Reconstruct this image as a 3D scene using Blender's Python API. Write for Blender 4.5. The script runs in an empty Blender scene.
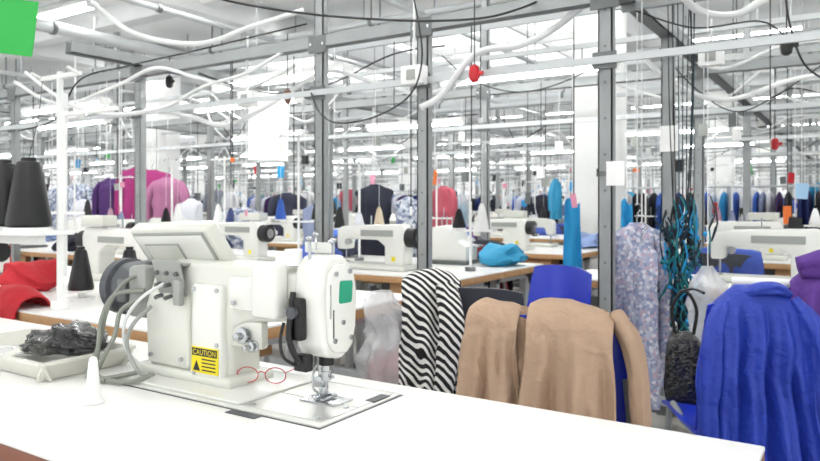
import bpy, bmesh, math, random
from mathutils import Vector, Matrix, noise
random.seed(7)
R = random.Random(11)
CA, SA = math.cos(math.radians(33.03)), math.sin(math.radians(33.03))
def at(x, d, z=0.0):
    """metres right of / ahead of the photographer's standing point -> room coordinates"""
    return Vector((CA*x-SA*d, SA*x+CA*d, z))
scene = bpy.context.scene
# ------------------------------------------------------------------ materials
def lin(c):
    return tuple((x/12.92 if x <= .04045 else ((x+.055)/1.055)**2.4) for x in c)
def hexc(h):
    return lin(tuple(int(h[i:i+2], 16)/255 for i in (0, 2, 4)))
def mat(name, h, rough=.5, metal=0, var=0.0, scale=8, bump=0, bscale=20, emit=0, alpha=1, coat=0, bdist=.01):
    m = bpy.data.materials.new(name); m.use_nodes = True
    nt = m.node_tree; p = nt.nodes['Principled BSDF']
    c = hexc(h)
    p.inputs['Base Color'].default_value = (*c, 1)
    p.inputs['Roughness'].default_value = rough
    p.inputs['Metallic'].default_value = metal
    tc = nt.nodes.new('ShaderNodeTexCoord')
    if var:
        n = nt.nodes.new('ShaderNodeTexNoise'); n.inputs['Scale'].default_value = scale; n.inputs['Detail'].default_value = 5
        r = nt.nodes.new('ShaderNodeMix'); r.data_type = 'RGBA'
        r.inputs[6].default_value = (*[x*(1-var) for x in c], 1)
        r.inputs[7].default_value = (*[min(1, x*(1+var)) for x in c], 1)
        nt.links.new(tc.outputs['Object'], n.inputs['Vector'])
        nt.links.new(n.outputs['Fac'], r.inputs[0]); nt.links.new(r.outputs[2], p.inputs['Base Color'])
    if bump:
        n = nt.nodes.new('ShaderNodeTexNoise'); n.inputs['Scale'].default_value = bscale; n.inputs['Detail'].default_value = 4
        n.inputs['Distortion'].default_value = .6
        b = nt.nodes.new('ShaderNodeBump'); b.inputs['Strength'].default_value = bump; b.inputs['Distance'].default_value = bdist
        nt.links.new(tc.outputs['Object'], n.inputs['Vector'])
        nt.links.new(n.outputs['Fac'], b.inputs['Height']); nt.links.new(b.outputs['Normal'], p.inputs['Normal'])
    if emit:
        p.inputs['Emission Color'].default_value = (*c, 1); p.inputs['Emission Strength'].default_value = emit
    if alpha < 1: p.inputs['Alpha'].default_value = alpha
    if coat: p.inputs['Coat Weight'].default_value = coat
    return m
def pattern_mat(name, kind, cols, scale=20, rough=.8, pos=None):
    m = bpy.data.materials.new(name); m.use_nodes = True
    nt = m.node_tree; p = nt.nodes['Principled BSDF']; p.inputs['Roughness'].default_value = rough
    tc = nt.nodes.new('ShaderNodeTexCoord'); r = nt.nodes.new('ShaderNodeValToRGB'); r.color_ramp.interpolation = 'CONSTANT'
    cr = r.color_ramp
    n = len(cols)
    pos = pos or [i/n for i in range(n)]
    while len(cr.elements) < n: cr.elements.new(.5)
    for i, c in enumerate(cols):
        cr.elements[i].position = pos[i]; cr.elements[i].color = (*hexc(c), 1)
    if kind == 'stripe':
        t = nt.nodes.new('ShaderNodeTexWave'); t.bands_direction = 'DIAGONAL'; t.inputs['Scale'].default_value = scale
        t.inputs['Distortion'].default_value = 1.5; t.inputs['Detail'].default_value = 0; t.inputs['Detail Scale'].default_value = 1
        nt.links.new(tc.outputs['Object'], t.inputs['Vector']); nt.links.new(t.outputs['Fac'], r.inputs[0])
    elif kind == 'floral':
        t = nt.nodes.new('ShaderNodeTexVoronoi'); t.inputs['Scale'].default_value = scale
        nt.links.new(tc.outputs['Object'], t.inputs['Vector'])
        s = nt.nodes.new('ShaderNodeSeparateColor'); nt.links.new(t.outputs['Color'], s.inputs[0]); nt.links.new(s.outputs[0], r.inputs[0])
    elif kind == 'random':
        t = nt.nodes.new('ShaderNodeObjectInfo'); nt.links.new(t.outputs['Random'], r.inputs[0])
    nt.links.new(r.outputs[0], p.inputs['Base Color'])
    nb = nt.nodes.new('ShaderNodeTexNoise'); nb.inputs['Scale'].default_value = 22
    b = nt.nodes.new('ShaderNodeBump'); b.inputs['Strength'].default_value = .4; b.inputs['Distance'].default_value = .01
    nt.links.new(tc.outputs['Object'], nb.inputs['Vector']); nt.links.new(nb.outputs['Fac'], b.inputs['Height']); nt.links.new(b.outputs['Normal'], p.inputs['Normal'])
    return m
LAM = mat('white_laminate', 'F4F3F0', .3, var=.02, scale=3)
WOOD = mat('plywood_edge', 'B98F62', .55, var=.18, scale=30)
WOODR = mat('brown_edge_band', '84523F', .5, var=.1)
MW = mat('machine_enamel', 'D6D7CE', .3, var=.02, coat=.3)
MW2 = mat('machine_enamel_bright', 'E2E3DD', .24, coat=.4)
MG = mat('machine_grey_plastic', '9A9D98', .45)
DG = mat('dark_grey_motor', '46494E', .45, var=.1)
BK = mat('black_plastic', '0A0A0C', .4)
BKG = mat('black_polybag', '0B0C0E', .12, bump=1, bscale=45, bdist=.02, coat=.5)
ST = mat('steel', 'B9BCBE', .25, metal=1)
STP = mat('polished_plate', 'CFCFCB', .3, metal=.6)
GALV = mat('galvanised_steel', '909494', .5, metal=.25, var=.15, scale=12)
GALD = mat('galvanised_dark', '6A6E6E', .5, metal=.25, var=.15, scale=12)  # darker galvanised tone for feet, brackets, hangers and rail undersides
GALW = mat('painted_rail', 'BCC0C1', .45, metal=.1, var=.08)
WHT = mat('white_paint', 'EBECEA', .5, var=.03)
GRN = mat('green_badge', '159572', .35)
YEL = mat('caution_yellow', 'E6D414', .45)
CARDG = mat('green_card', '28A845', .6, var=.1, scale=5)
HOSE = mat('grey_hose', '868A80', .45)
TRAY = mat('tray_plastic', 'DAD9D0', .4)
RED = mat('red_cloth', 'B21824', .8, bump=.6, var=.15)
REDP = mat('red_plastic', 'C01C26', .35)
BLUEP = mat('blue_plastic', '1A32B4', .3, coat=.2)
BEIGE = mat('beige_cloth', 'B0957E', .9, var=.08, scale=10, bump=.6, bscale=26)
BEIGE2 = mat('tan_cloth', 'A0846C', .9, var=.08, scale=10, bump=.6, bscale=26)
BLUEJ = mat('blue_nylon', '1C38A2', .6, var=.15, scale=8, bump=.7, bscale=34)
PURP = mat('purple_fleece', '583284', .85, var=.15, bump=.6)
NAVY = mat('navy_cloth', '1A1E2E', .8, var=.2, bump=.6)
CYAN = mat('cyan_cloth', '1E90C8', .7, var=.15, bump=.6)
TEAL = mat('teal_cord', '16747C', .5)
TEALD = mat('dark_teal_cord', '122E3A', .6)
MAG = mat('magenta_cloth', '942A6A', .85, var=.2, bump=.5)
MAG2 = mat('mauve_cloth', 'A2688A', .85, var=.2, bump=.5)
CABLE = mat('black_cable', '1C1D1F', .5)
WCAB = mat('white_conduit', 'DDDFDE', .4)
PAPER = mat('paper', 'F0F0EE', .8)
POLY = mat('clear_polythene', 'F4F6F8', .12, bump=1, bscale=30, alpha=.38, bdist=.02)
FLOOR = mat('floor_concrete', 'A8A5A0', .45, var=.12, scale=2)
WALL = mat('wall_paint', 'E2E5E7', .8, var=.03, scale=2)
CEIL = mat('ceiling_paint', 'E0E2E2', .8, var=.04, scale=1.5)
BEAM = mat('ceiling_beam_paint', 'CDCFCF', .8, var=.06)
TUBE = mat('fluorescent_tube', 'FFFFFD', .5, emit=30)
GLASS = mat('window_glass', 'F2F7FA', .1, alpha=.15)
STRIPE = pattern_mat('black_white_stripe', 'stripe', ['E9E7E4', '141416'], 21, pos=[0, .45])
FLORAL = pattern_mat('floral_print', 'floral', ['B8BCCC', '98A0BC', 'D2D2DA', '8890AE', 'B8A4B4', 'A8ACC0'], 75)
PLAID = pattern_mat('plaid_print', 'floral', ['868FA4', 'B0B7C4', '646F88', 'CED0D8'], 45)
CHRND = pattern_mat('chair_random', 'random', ['2030A0', '1A1A1E', '8A2430', '2444A0', '50545C', '44485A'])
CLRND = pattern_mat('fabric_random', 'random', ['22307A', 'E6E6EA', '181B2A', '8499C4', 'C4C8D6', '4068BC', '7A3E78', 'D9DCE2', '2E8FB8', 'A84858', '2E3144', 'EDEDED', '4058B0', '848996', '262E50'])
CNRND = pattern_mat('cone_random', 'random', ['F0F0F0', '18181A', '303C68', 'E8E8E8', '101014', 'B08A9A', 'D8D4C8', '4A88A8', 'F2F2F0', 'C8B8A0', '2A2A30', '606890'])

# ------------------------------------------------------------------ mesh builder
def cat(pts, sub):
    n = len(pts)
    if n < 3 or sub < 2: return [tuple(p) for p in pts]
    out = []
    for i in range(n-1):
        p0 = pts[max(i-1, 0)]; p1 = pts[i]; p2 = pts[i+1]; p3 = pts[min(i+2, n-1)]
        for k in range(sub):
            t = k/sub
            out.append(tuple(.5*((2*b)+(-a+c)*t+(2*a-5*b+4*c-d)*t*t+(-a+3*b-3*c+d)*t**3) for a, b, c, d in zip(p0, p1, p2, p3)))
    out.append(tuple(pts[-1])); return out
def ridge(v):
    """crisp crease profile, about -1..1"""
    return 1-4*min(.5, abs(noise.noise(Vector(v))))
class B:
    def __init__(s): s.V = []; s.F = []; s.M = []; s.mats = []
    def mi(s, m):
        if m not in s.mats: s.mats.append(m)
        return s.mats.index(m)
    def raw(s, V, F, m):
        o = len(s.V); k = s.mi(m)
        s.V += [tuple(v) for v in V]
        for f in F: s.F.append(tuple(i+o for i in f)); s.M.append(k)
    def frombm(s, bm, m):
        bm.verts.index_update()
        s.raw([v.co.copy() for v in bm.verts], [[v.index for v in f.verts] for f in bm.faces], m); bm.free()
    def box(s, c, size, m, rot=(0, 0, 0), bev=0, seg=2):
        Mx = Matrix.Translation(Vector(c)) @ Matrix.Rotation(rot[2], 4, 'Z') @ Matrix.Rotation(rot[1], 4, 'Y') @ Matrix.Rotation(rot[0], 4, 'X')
        if bev <= 0:
            h = [x/2 for x in size]
            V = [Mx @ Vector((sx*h[0], sy*h[1], sz*h[2])) for sz in (-1, 1) for sy in (-1, 1) for sx in (-1, 1)]
            s.raw(V, [(0, 2, 3, 1), (4, 5, 7, 6), (0, 1, 5, 4), (2, 6, 7, 3), (0, 4, 6, 2), (1, 3, 7, 5)], m); return
        bm = bmesh.new(); bmesh.ops.create_cube(bm, size=1)
        bmesh.ops.scale(bm, vec=size, verts=bm.verts)
        bmesh.ops.bevel(bm, geom=bm.edges[:], offset=bev, segments=seg, profile=.5, affect='EDGES')
        bmesh.ops.transform(bm, matrix=Mx, verts=bm.verts); s.frombm(bm, m)
    def bb(s, x0, x1, y0, y1, z0, z1, m, bev=0, seg=2):
        s.box(((x0+x1)/2, (y0+y1)/2, (z0+z1)/2), (x1-x0, y1-y0, z1-z0), m, bev=bev, seg=seg)
    def prism(s, pts, y0, y1, m, bev=0, seg=3, axis='y'):
        bm = bmesh.new()
        if axis == 'y': vs = [bm.verts.new((p[0], y0, p[1])) for p in pts]; d = (0, y1-y0, 0)
        else: vs = [bm.verts.new((y0, p[0], p[1])) for p in pts]; d = (y1-y0, 0, 0)
        f = bm.faces.new(vs); r = bmesh.ops.extrude_face_region(bm, geom=[f])
        bmesh.ops.translate(bm, vec=d, verts=[v for v in r['geom'] if isinstance(v, bmesh.types.BMVert)])
        if bev: bmesh.ops.bevel(bm, geom=bm.edges[:], offset=bev, segments=seg, profile=.5, affect='EDGES', clamp_overlap=True)
        s.frombm(bm, m)
    def cyl(s, p1, p2, r1, m, r2=None, seg=12, cap=True):
        r2 = r1 if r2 is None else r2
        p1 = Vector(p1); p2 = Vector(p2); t = (p2-p1).normalized()
        a = t.orthogonal().normalized(); b = t.cross(a)
        V = []
        for p, r in ((p1, r1), (p2, r2)):
            for i in range(seg):
                th = 2*math.pi*i/seg; V.append(p+(a*math.cos(th)+b*math.sin(th))*r)
        F = [(i, (i+1) % seg, seg+(i+1) % seg, seg+i) for i in range(seg)]
        if cap: F += [tuple(range(seg))[::-1], tuple(range(seg, 2*seg))]
        s.raw(V, F, m)
    def lathe(s, prof, c, m, seg=20, axis=(0, 0, 1)):
        q = Vector((0, 0, 1)).rotation_difference(Vector(axis)); c = Vector(c)
        V = []; n = len(prof)
        for r, z in prof:
            for i in range(seg):
                th = 2*math.pi*i/seg; V.append(c+q @ Vector((r*math.cos(th), r*math.sin(th), z)))
        F = [(j*seg+i, j*seg+(i+1) % seg, (j+1)*seg+(i+1) % seg, (j+1)*seg+i) for j in range(n-1) for i in range(seg)]
        F += [tuple(range(seg))[::-1], tuple(range((n-1)*seg, n*seg))]
        s.raw(V, F, m)
    def tube(s, pts, r, m, seg=8, sub=5):
        s.loft(pts, [(r, r)]*len(pts), m, seg=seg, sub=sub, side=None)
    def loft(s, pts, rad, m, seg=16, side=(1, 0, 0), folds=0, amp=0, seed=0, sub=5, crease=0):
        P = cat([tuple(p)+tuple(r) for p, r in zip(pts, rad)], sub); n = len(P); V = []
        last = None
        for k, q in enumerate(P):
            c = Vector(q[:3]); a0 = Vector(P[max(k-1, 0)][:3]); a1 = Vector(P[min(k+1, n-1)][:3]); t = (a1-a0)
            t = t.normalized() if t.length > 1e-9 else Vector((0, 0, 1))
            sd = Vector(side) if side is not None else (last or t.orthogonal())
            a = sd-t*sd.dot(t)
            a = a.normalized() if a.length > 1e-4 else t.orthogonal().normalized()
            last = a; b = t.cross(a)
            for i in range(seg):
                th = 2*math.pi*i/seg; kk = 1
                if amp:
                    kk += amp*math.sin(folds*th+seed+2.0*noise.noise(c*6))*min(1, k/(n*.4)+.15)
                    kk += amp*1.6*noise.noise(Vector((math.cos(th)*1.5, math.sin(th)*1.5, seed))+c*9)
                if crease: kk += crease*ridge(Vector((math.cos(th)*1.2, math.sin(th)*1.2, seed+k*.05))+c*14)
                V.append(c+a*(q[3]*math.cos(th)*kk)+b*(q[4]*math.sin(th)*kk))
        F = [(j*seg+i, j*seg+(i+1) % seg, (j+1)*seg+(i+1) % seg, (j+1)*seg+i) for j in range(n-1) for i in range(seg)]
        F += [tuple(range(seg))[::-1], tuple(range((n-1)*seg, n*seg))]
        s.raw(V, F, m)
    def sheet(s, fn, nu, nv, m, th=.004):
        P = [[Vector(fn(i/nu, j/nv)) for j in range(nv+1)] for i in range(nu+1)]
        N = [[None]*(nv+1) for _ in range(nu+1)]
        for i in range(nu+1):
            for j in range(nv+1):
                du = P[min(i+1, nu)][j]-P[max(i-1, 0)][j]; dv = P[i][min(j+1, nv)]-P[i][max(j-1, 0)]
                nn = du.cross(dv); N[i][j] = nn.normalized() if nn.length > 1e-12 else Vector((0, 0, 1))
        W = nv+1; T = (nu+1)*W
        V = [P[i][j]+N[i][j]*th/2 for i in range(nu+1) for j in range(W)]+[P[i][j]-N[i][j]*th/2 for i in range(nu+1) for j in range(W)]
        F = []
        for i in range(nu):
            for j in range(nv):
                a, b, c, d = i*W+j, (i+1)*W+j, (i+1)*W+j+1, i*W+j+1
                F += [(a, b, c, d), (T+d, T+c, T+b, T+a)]
        for i in range(nu):
            F += [(i*W, T+i*W, T+(i+1)*W, (i+1)*W), (i*W+nv, (i+1)*W+nv, T+(i+1)*W+nv, T+i*W+nv)]
        for j in range(nv):
            F += [(j, j+1, T+j+1, T+j), (nu*W+j, T+nu*W+j, T+nu*W+j+1, nu*W+j+1)]
        s.raw(V, F, m)
    def sphere(s, c, r, m, seg=10, rings=6, sc=(1, 1, 1)):
        prof = [(max(r*math.sin(math.pi*k/rings), r*.02), -r*math.cos(math.pi*k/rings)) for k in range(rings+1)]
        V0 = len(s.V); s.lathe(prof, (0, 0, 0), m, seg=seg)
        for i in range(V0, len(s.V)):
            v = s.V[i]; s.V[i] = (c[0]+v[0]*sc[0], c[1]+v[1]*sc[1], c[2]+v[2]*sc[2])
    def drape(s, c, w, top, fl, bl, depth, m, seed=0, amp=.015, flare=.1, sag=.03, hem=.02, freq=3, nu=40, nv=50, th=.006, crease=.5, slope=0, skew=0, vert=1.0):
        L = fl+math.pi*depth/2+bl; rr = depth/2; cx, cy = c
        def fn(a, t):
            xi = a*2-1; q = t*L
            if q < fl: y = -rr; z = top-rr-(fl-q); dn = (fl-q)/fl; sg = -1; cz = 0
            elif q < fl+math.pi*rr:
                ph = (q-fl)/rr; y = -rr*math.cos(ph); z = top-rr+rr*math.sin(ph); dn = 0; sg = -math.cos(ph); cz = math.sin(ph)
            else:
                q2 = q-fl-math.pi*rr; y = rr; z = top-rr-q2; dn = q2/max(bl, .01); sg = 1; cz = 0
            x = xi*w/2*(1+flare*dn)+.014*noise.noise(Vector((seed, z*7, 0)))+skew*dn
            f = math.sin(freq*math.pi*xi+seed+2.2*noise.noise(Vector((x*3, z*3.5/vert, seed))))+.5*math.sin(freq*2.3*math.pi*xi+seed*2+z*6/vert)
            rg = ridge((x*9+z*3/vert, z*4.5/vert-x*2, seed))*.6+ridge((x*17, z*9/vert, seed+3))*.3
            y += sg*(amp*(dn**.5)*(1.1+f)+amp*crease*rg*(.4+min(1, dn*3)))
            z += cz*amp*crease*.5*rg
            z -= sag*abs(xi)**2.5+hem*dn*noise.noise(Vector((x*7, seed, 3)))*2 - .012*noise.noise(Vector((x*9, 5, seed)))+slope*xi
            return (cx+x, cy+y, z)
        s.sheet(fn, nu, nv, m, th)
    def obj(s, name, loc=(0, 0, 0), rot=0, parent=None, sharp=38, mesh_only=False):
        me = bpy.data.meshes.new(name); me.from_pydata(s.V, [], s.F)
        for m in s.mats: me.materials.append(m)
        me.polygons.foreach_set('material_index', s.M)
        me.polygons.foreach_set('use_smooth', [True]*len(s.F))
        bm = bmesh.new(); bm.from_mesh(me); bmesh.ops.recalc_face_normals(bm, faces=bm.faces); bm.to_mesh(me); bm.free()
        me.set_sharp_from_angle(angle=math.radians(sharp)); me.update()
        if mesh_only: return me
        return inst(name, me, loc, rot, parent)
def inst(name, me, loc=(0, 0, 0), rot=0, parent=None):
    o = bpy.data.objects.new(name, me); o.location = loc; o.rotation_euler = (0, 0, rot)
    scene.collection.objects.link(o)
    if parent: o.parent = parent
    return o
def empty(name, loc=(0, 0, 0), rot=0):
    o = bpy.data.objects.new(name, None); o.location = loc; o.rotation_euler = (0, 0, rot); o.empty_display_size = .1
    scene.collection.objects.link(o); return o
TZ = .78
# ------------------------------------------------------------------ room shell
X0, X1, Y0, Y1, CZ = -24.0, 5.0, -3.0, 24.5, 3.4
b = B(); b.bb(X0, X1, Y0, Y1, -.1, 0, FLOOR); b.obj('floor')
b = B()
SK = [(-8.6, -2.2, 7.0, 11.2), (-20.0, -13.0, 12.9, 16.4)]
xs_ = sorted({X0, X1, *[s[0] for s in SK], *[s[1] for s in SK]}); ys_ = sorted({Y0, Y1, *[s[2] for s in SK], *[s[3] for s in SK]})
for i in range(len(xs_)-1):
    for j in range(len(ys_)-1):
        cx, cy = (xs_[i]+xs_[i+1])/2, (ys_[j]+ys_[j+1])/2
        if not any(s[0] < cx < s[1] and s[2] < cy < s[3] for s in SK): b.bb(xs_[i], xs_[i+1], ys_[j], ys_[j+1], CZ, CZ+.12, CEIL)
b.obj('ceiling')
for n_, (sx0, sx1, sy0, sy1) in enumerate(SK):
    b = B()
    for i in range(5):
        x = sx0+(sx1-sx0)*i/4; b.bb(x-.025, x+.025, sy0, sy1, CZ, CZ+.08, WHT)
    for i in range(3):
        y = sy0+(sy1-sy0)*i/2; b.bb(sx0, sx1, y-.03, y+.03, CZ-.02, CZ+.08, WHT)
    for y in (sy0, sy1): b.bb(sx0-.1, sx1+.1, y-.06, y+.06, CZ-.12, CZ, BEAM)
    b.obj('window_%d' % (1+n_*30))
k = 1
for x in [X0+1.2+i*3.4 for i in range(9)]:
    b = B(); b.bb(x-.13, x+.13, Y0, Y1, CZ-.3, CZ, BEAM, bev=.01); b.obj('trim_%d' % k); k += 1
for y in [4.9, 12.3, 17.5, 21.0]:
    b = B(); b.bb(X0, X1, y-.1, y+.1, CZ-.22, CZ-.001, BEAM, bev=.01); b.obj('trim_%d' % k); k += 1
def wall(name, horiz, pos, a0, a1, wn):
    b = B(); n = int((a1-a0)/3.0); st = (a1-a0)/n
    def put(q, p0, p1, z0, z1, m, t=.1):
        if horiz: q.bb(p0, p1, pos-t, pos+t, z0, z1, m)
        else: q.bb(pos-t, pos+t, p0, p1, z0, z1, m)
    put(b, a0, a1, 0, 1.3, WALL); put(b, a0, a1, 2.75, CZ, WALL)
    for i in range(n+1):
        c = a0+i*st; put(b, max(a0, c-.45), min(a1, c+.45), 1.3, 2.75, WALL)
    b.obj(name)
    for i in range(n):
        g = B(); c0 = a0+i*st+.45; c1 = a0+(i+1)*st-.45
        for j in range(4):
            cc = c0+(c1-c0)*j/3; put(g, cc-.03, cc+.03, 1.3, 2.75, WHT, .04)
        for z in (1.33, 2.05, 2.72): put(g, c0, c1, z-.03, z+.03, WHT, .04)
        put(g, c0, c1, 1.3, 2.75, GLASS, .004)
        g.obj('window_%d' % (wn+i))
wall('wall_back', True, Y1, X0, X1, 2)
wall('wall_left', False, X0, Y0, Y1, 12)
b = B(); b.bb(X0, X1, Y1-.13, Y1-.1, 0, .12, WHT); b.obj('baseboard_back')
b = B(); b.bb(X0+.1, X0+.13, Y0, Y1, 0, .12, WHT); b.obj('baseboard_left')
def column(x, y):
    b = B(); b.bb(x-.2, x+.2, y-.2, y+.2, 0, CZ-.02, WHT, bev=.03); b.bb(x-.26, x+.26, y-.26, y+.26, CZ-.35, CZ-.02, WHT, bev=.02)
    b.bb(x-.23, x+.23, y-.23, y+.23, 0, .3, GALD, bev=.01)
    b.obj('concrete_column')
COLS = [(x, y) for y in (6.53, 13.15, 19.75) for x in (-2.1, -8.55, -15.3)]
for c in COLS: column(*c)
# ------------------------------------------------------------------ ceiling lamps
b = B()
b.prism([(-.06, .03), (.06, .03), (.075, -.01), (.03, -.02), (-.03, -.02), (-.075, -.01)], -.75, .75, WHT, axis='x')
b.cyl((-.72, -.03, -.035), (.72, -.03, -.035), .018, TUBE, seg=8); b.cyl((-.72, .03, -.035), (.72, .03, -.035), .018, TUBE, seg=8)
for x in (-.735, .735): b.bb(x-.012, x+.012, -.06, .06, -.055, .0, WHT)
for x in (-.5, .5): b.cyl((x, 0, .03), (x, 0, .3), .006, GALV, seg=6)
LAMP = b.obj('m', mesh_only=True)
for y in (-.4, 1.8, 4.0, 6.15, 8.8, 11.6, 14.2, 16.6, 19.4, 22.2):  # rows nearest the camera are added, unseen, for top light on the table
    x = .6 if y > 0 else 1.6
    while x > -2.1*max(y, 1)-4 and x > X0+1:
        if not any(s[0]-.8 < x < s[1]+.8 and s[2] < y < s[3] for s in SK): inst('ceiling_lamp', LAMP, (x, y, CZ-.3))
        x -= 1.9
b = B()
b.prism([(-.05, .03), (.05, .03), (.07, -.01), (-.07, -.01)], -.62, .62, WHT, axis='x')
b.cyl((-.6, 0, -.026), (.6, 0, -.026), .014, TUBE, seg=8)
for x in (-.4, .4): b.cyl((x, 0, .03), (x, 0, .12), .005, GALV, seg=6)
for x in (-.61, .61): b.bb(x-.01, x+.01, -.04, .04, -.04, .0, WHT)
LAMP2 = b.obj('m', mesh_only=True)
b = B()
for y, z, r in ((5.6, 2.95, .03), (5.75, 2.95, .02), (8.2, 2.9, .04), (10.9, 2.9, .09), (13.5, 2.95, .03), (15.4, 2.85, .04), (18.8, 2.9, .12), (3.4, 2.9, .02)):
    b.cyl((X0+.2, y, z), (X1, y, z), r, GALW, seg=12)
    x = X0+1.5
    while x < X1: b.cyl((x, y, z-r-.01), (x, y, CZ), .008, GALD, seg=5); b.cyl((x-.02, y, z), (x+.02, y, z), r+.01, GALD, seg=12); x += 2.3
for x, z, r in ((-3.4, 2.88, .03), (-5.0, 2.8, .025), (-6.6, 2.86, .06), (-12, 2.88, .05), (-.2, 2.8, .03), (-1.6, 2.75, .04), (-9.6, 2.9, .03), (-18, 2.85, .08)):
    b.cyl((x, 0, z), (x, Y1-.2, z), r, GALW, seg=12)
    y = 1.5
    while y < Y1-.5: b.cyl((x, y-.02, z), (x, y+.02, z), r+.01, GALD, seg=12); y += 2.3
b.obj('ceiling_pipework')
for y, z in ((7.0, 2.45), (11.9, 2.5), (16.2, 2.5)):
    b = B(); b.bb(X0+.3, 2.5, y-.11, y-.10, z, z+.06, GALV); b.bb(X0+.3, 2.5, y+.10, y+.11, z, z+.06, GALV)
    x = X0+.5
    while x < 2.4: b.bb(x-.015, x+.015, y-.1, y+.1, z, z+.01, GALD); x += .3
    x = X0+1
    while x < 2.4: b.cyl((x, y-.1, z), (x, y-.1, CZ), .006, GALD, seg=5); b.cyl((x, y+.1, z), (x, y+.1, CZ), .006, GALD, seg=5); x += 2
    for j in range(4): b.cyl((X0+.4, y-.07+.045*j, z+.025), (2.4, y-.07+.045*j, z+.025), .012, CABLE if j % 2 else WCAB, seg=6)
    b.obj('cable_tray')
# ------------------------------------------------------------------ overhead racks
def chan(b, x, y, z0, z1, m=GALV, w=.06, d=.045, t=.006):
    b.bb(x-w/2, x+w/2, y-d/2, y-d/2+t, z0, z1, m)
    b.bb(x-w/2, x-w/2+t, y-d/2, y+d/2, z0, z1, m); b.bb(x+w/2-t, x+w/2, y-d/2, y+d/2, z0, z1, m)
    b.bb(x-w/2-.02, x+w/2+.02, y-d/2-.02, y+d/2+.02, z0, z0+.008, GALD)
def rack_row(y, xs, x0, x1, detail=True, tall=()):
    b = B()
    for i, x in enumerate(xs):
        chan(b, x, y, 0, 3.1 if x in tall else 2.04)
        if detail:
            for j in range(12): b.cyl((x-.0, y-.0215, .3+.15*j), (x-.0, y-.0235, .3+.15*j), .006, GALD, seg=6)
            b.box((x, y-.03, 2.0), (.12, .012, .09), GALD); b.box((x, y-.03, 1.74), (.1, .01, .07), GALD)
            for dx in (-.04, .04): b.cyl((x+dx, y-.036, 2.0), (x+dx, y-.042, 2.0), .008, ST, seg=6)
    b.bb(x0, x1, y-.034, y-.028, 1.985, 2.045, GALV); b.bb(x0, x1, y-.03, y+.03, 2.04, 2.046, GALW); b.bb(x0, x1, y-.03, y+.03, 1.985, 1.99, GALD)
    b.bb(x0, x1, y-.045, y-.028, 1.725, 1.755, GALW)
    return b
rowys = [2.9]+[4.84+2.2*k for k in range(9)]
for r, y in enumerate(rowys):
    xm = max(X0+.5, -2.1*y-3)
    xs = []
    x = -.905
    while x > xm: xs.append(x); x -= 1.55
    xs2 = xs+[.6, 2.15]
    if r == 0: xs2 += [-1.8]
    b = rack_row(y, xs2, xm, 2.5, detail=r < 3, tall=(xs[1], xs[4]) if r < 2 else tuple(xs[::3]))
    b.obj('overhead_rack')
for i, x in enumerate([-.9, -4.0, -7.1, -10.2, -13.3, -16.4]):
    b = B(); ys = 2.4 if i < 2 else 3.5
    b.bb(x-.035, x+.035, ys, 23.5, 2.05, 2.056, GALD); b.bb(x-.035, x-.029, ys, 23.5, 2.05, 2.12, GALV); b.bb(x+.029, x+.035, ys, 23.5, 2.05, 2.12, GALV)
    if i == 0: chan(b, x, 3.97, 0, 2.05, w=.065)
    b.obj('overhead_cross_beam')
for y in (1.75, 3.55, 4.3, 5.6, 6.4, 7.7, 8.6, 9.8, 10.8, 13.0, 15.2):
    xm = max(X0+.5, -2.1*y-3)
    zz = 2.13 if y in (1.75, 3.55, 4.3, 6.4, 8.6, 10.8, 13.0, 15.2) else 2.3
    b = B(); b.bb(xm, 2.4, y-.015, y+.015, zz, zz+.03, GALW if zz < 2.2 else GALV)
    x = -.5
    while x > xm: b.cyl((x, y, zz+.02), (x, y, 3.1), .006, GALW, seg=5); x -= 3.1
    b.obj('overhead_service_rail')
    if y > 3 and zz < 2.2:
        x = -1.9 if y > 4 else -3.4
        while x > xm+1:
            if not any(abs(x-cx) < .9 and abs(y-cy) < .3 for cx, cy in COLS): inst('rack_lamp', LAMP2, (x, y, 2.02))
            x -= 2.2 if y > 5 else 2.6
# ------------------------------------------------------------------ cables / conduits
def cable(name, pts, r, m, seg=8):
    b = B(); b.tube(pts, r, m, seg=seg, sub=8); b.obj(name)
A = lambda *p: [tuple(at(*q)) for q in p]
cable('black_power_cable', A((-1.0, 3.1, 2.1), (-.75, 3.05, 2.02), (-.4, 3.0, 1.955), (.0, 3.0, 1.93), (.3, 3.0, 1.94), (.48, 3.02, 1.99), (.6, 3.1, 2.06)), .005, CABLE)
cable('black_power_cable', A((.0, 3.0, 2.1), (.04, 3.0, 1.9), (.05, 3.0, 1.75), (.0, 3.05, 1.62), (-.15, 3.15, 1.54), (-.33, 3.25, 1.52), (-.45, 3.5, 1.6), (-.53, 3.75, 1.74)), .004, CABLE)
cable('black_power_cable', A((-1.9, 3.4, 1.5), (-1.72, 3.4, 1.56), (-1.6, 3.4, 1.75), (-1.35, 3.4, 1.82), (-1.0, 3.4, 1.9), (-.5, 3.4, 2.02)), .004, CABLE)
cable('black_power_cable', A((-1.3, 4.3, 1.95), (-.9, 4.3, 1.83), (-.5, 4.2, 1.86), (-.1, 4.0, 2.0), (.2, 4.0, 2.05)), .005, CABLE)
cable('black_power_cable', A((1.0, 3.1, 2.0), (1.3, 3.2, 1.95), (1.6, 3.2, 1.98), (1.75, 3.2, 1.9), (2.0, 3.3, 1.95)), .004, CABLE)
cable('black_power_cable', A((1.5, 2.8, 2.0), (1.52, 2.8, 1.86), (1.58, 2.8, 1.7), (1.7, 2.8, 1.62)), .004, CABLE)
cable('black_power_cable', A((.2, 4.4, 2.08), (.4, 4.4, 1.92), (.7, 4.4, 1.85), (1.0, 4.3, 1.92), (1.2, 4.3, 2.06)), .004, CABLE)
cable('black_power_cable', A((1.5, 4.2, 2.08), (1.7, 4.2, 1.85), (1.95, 4.2, 1.7), (2.2, 4.2, 1.8), (2.5, 4.2, 2.0)), .004, CABLE)
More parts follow.
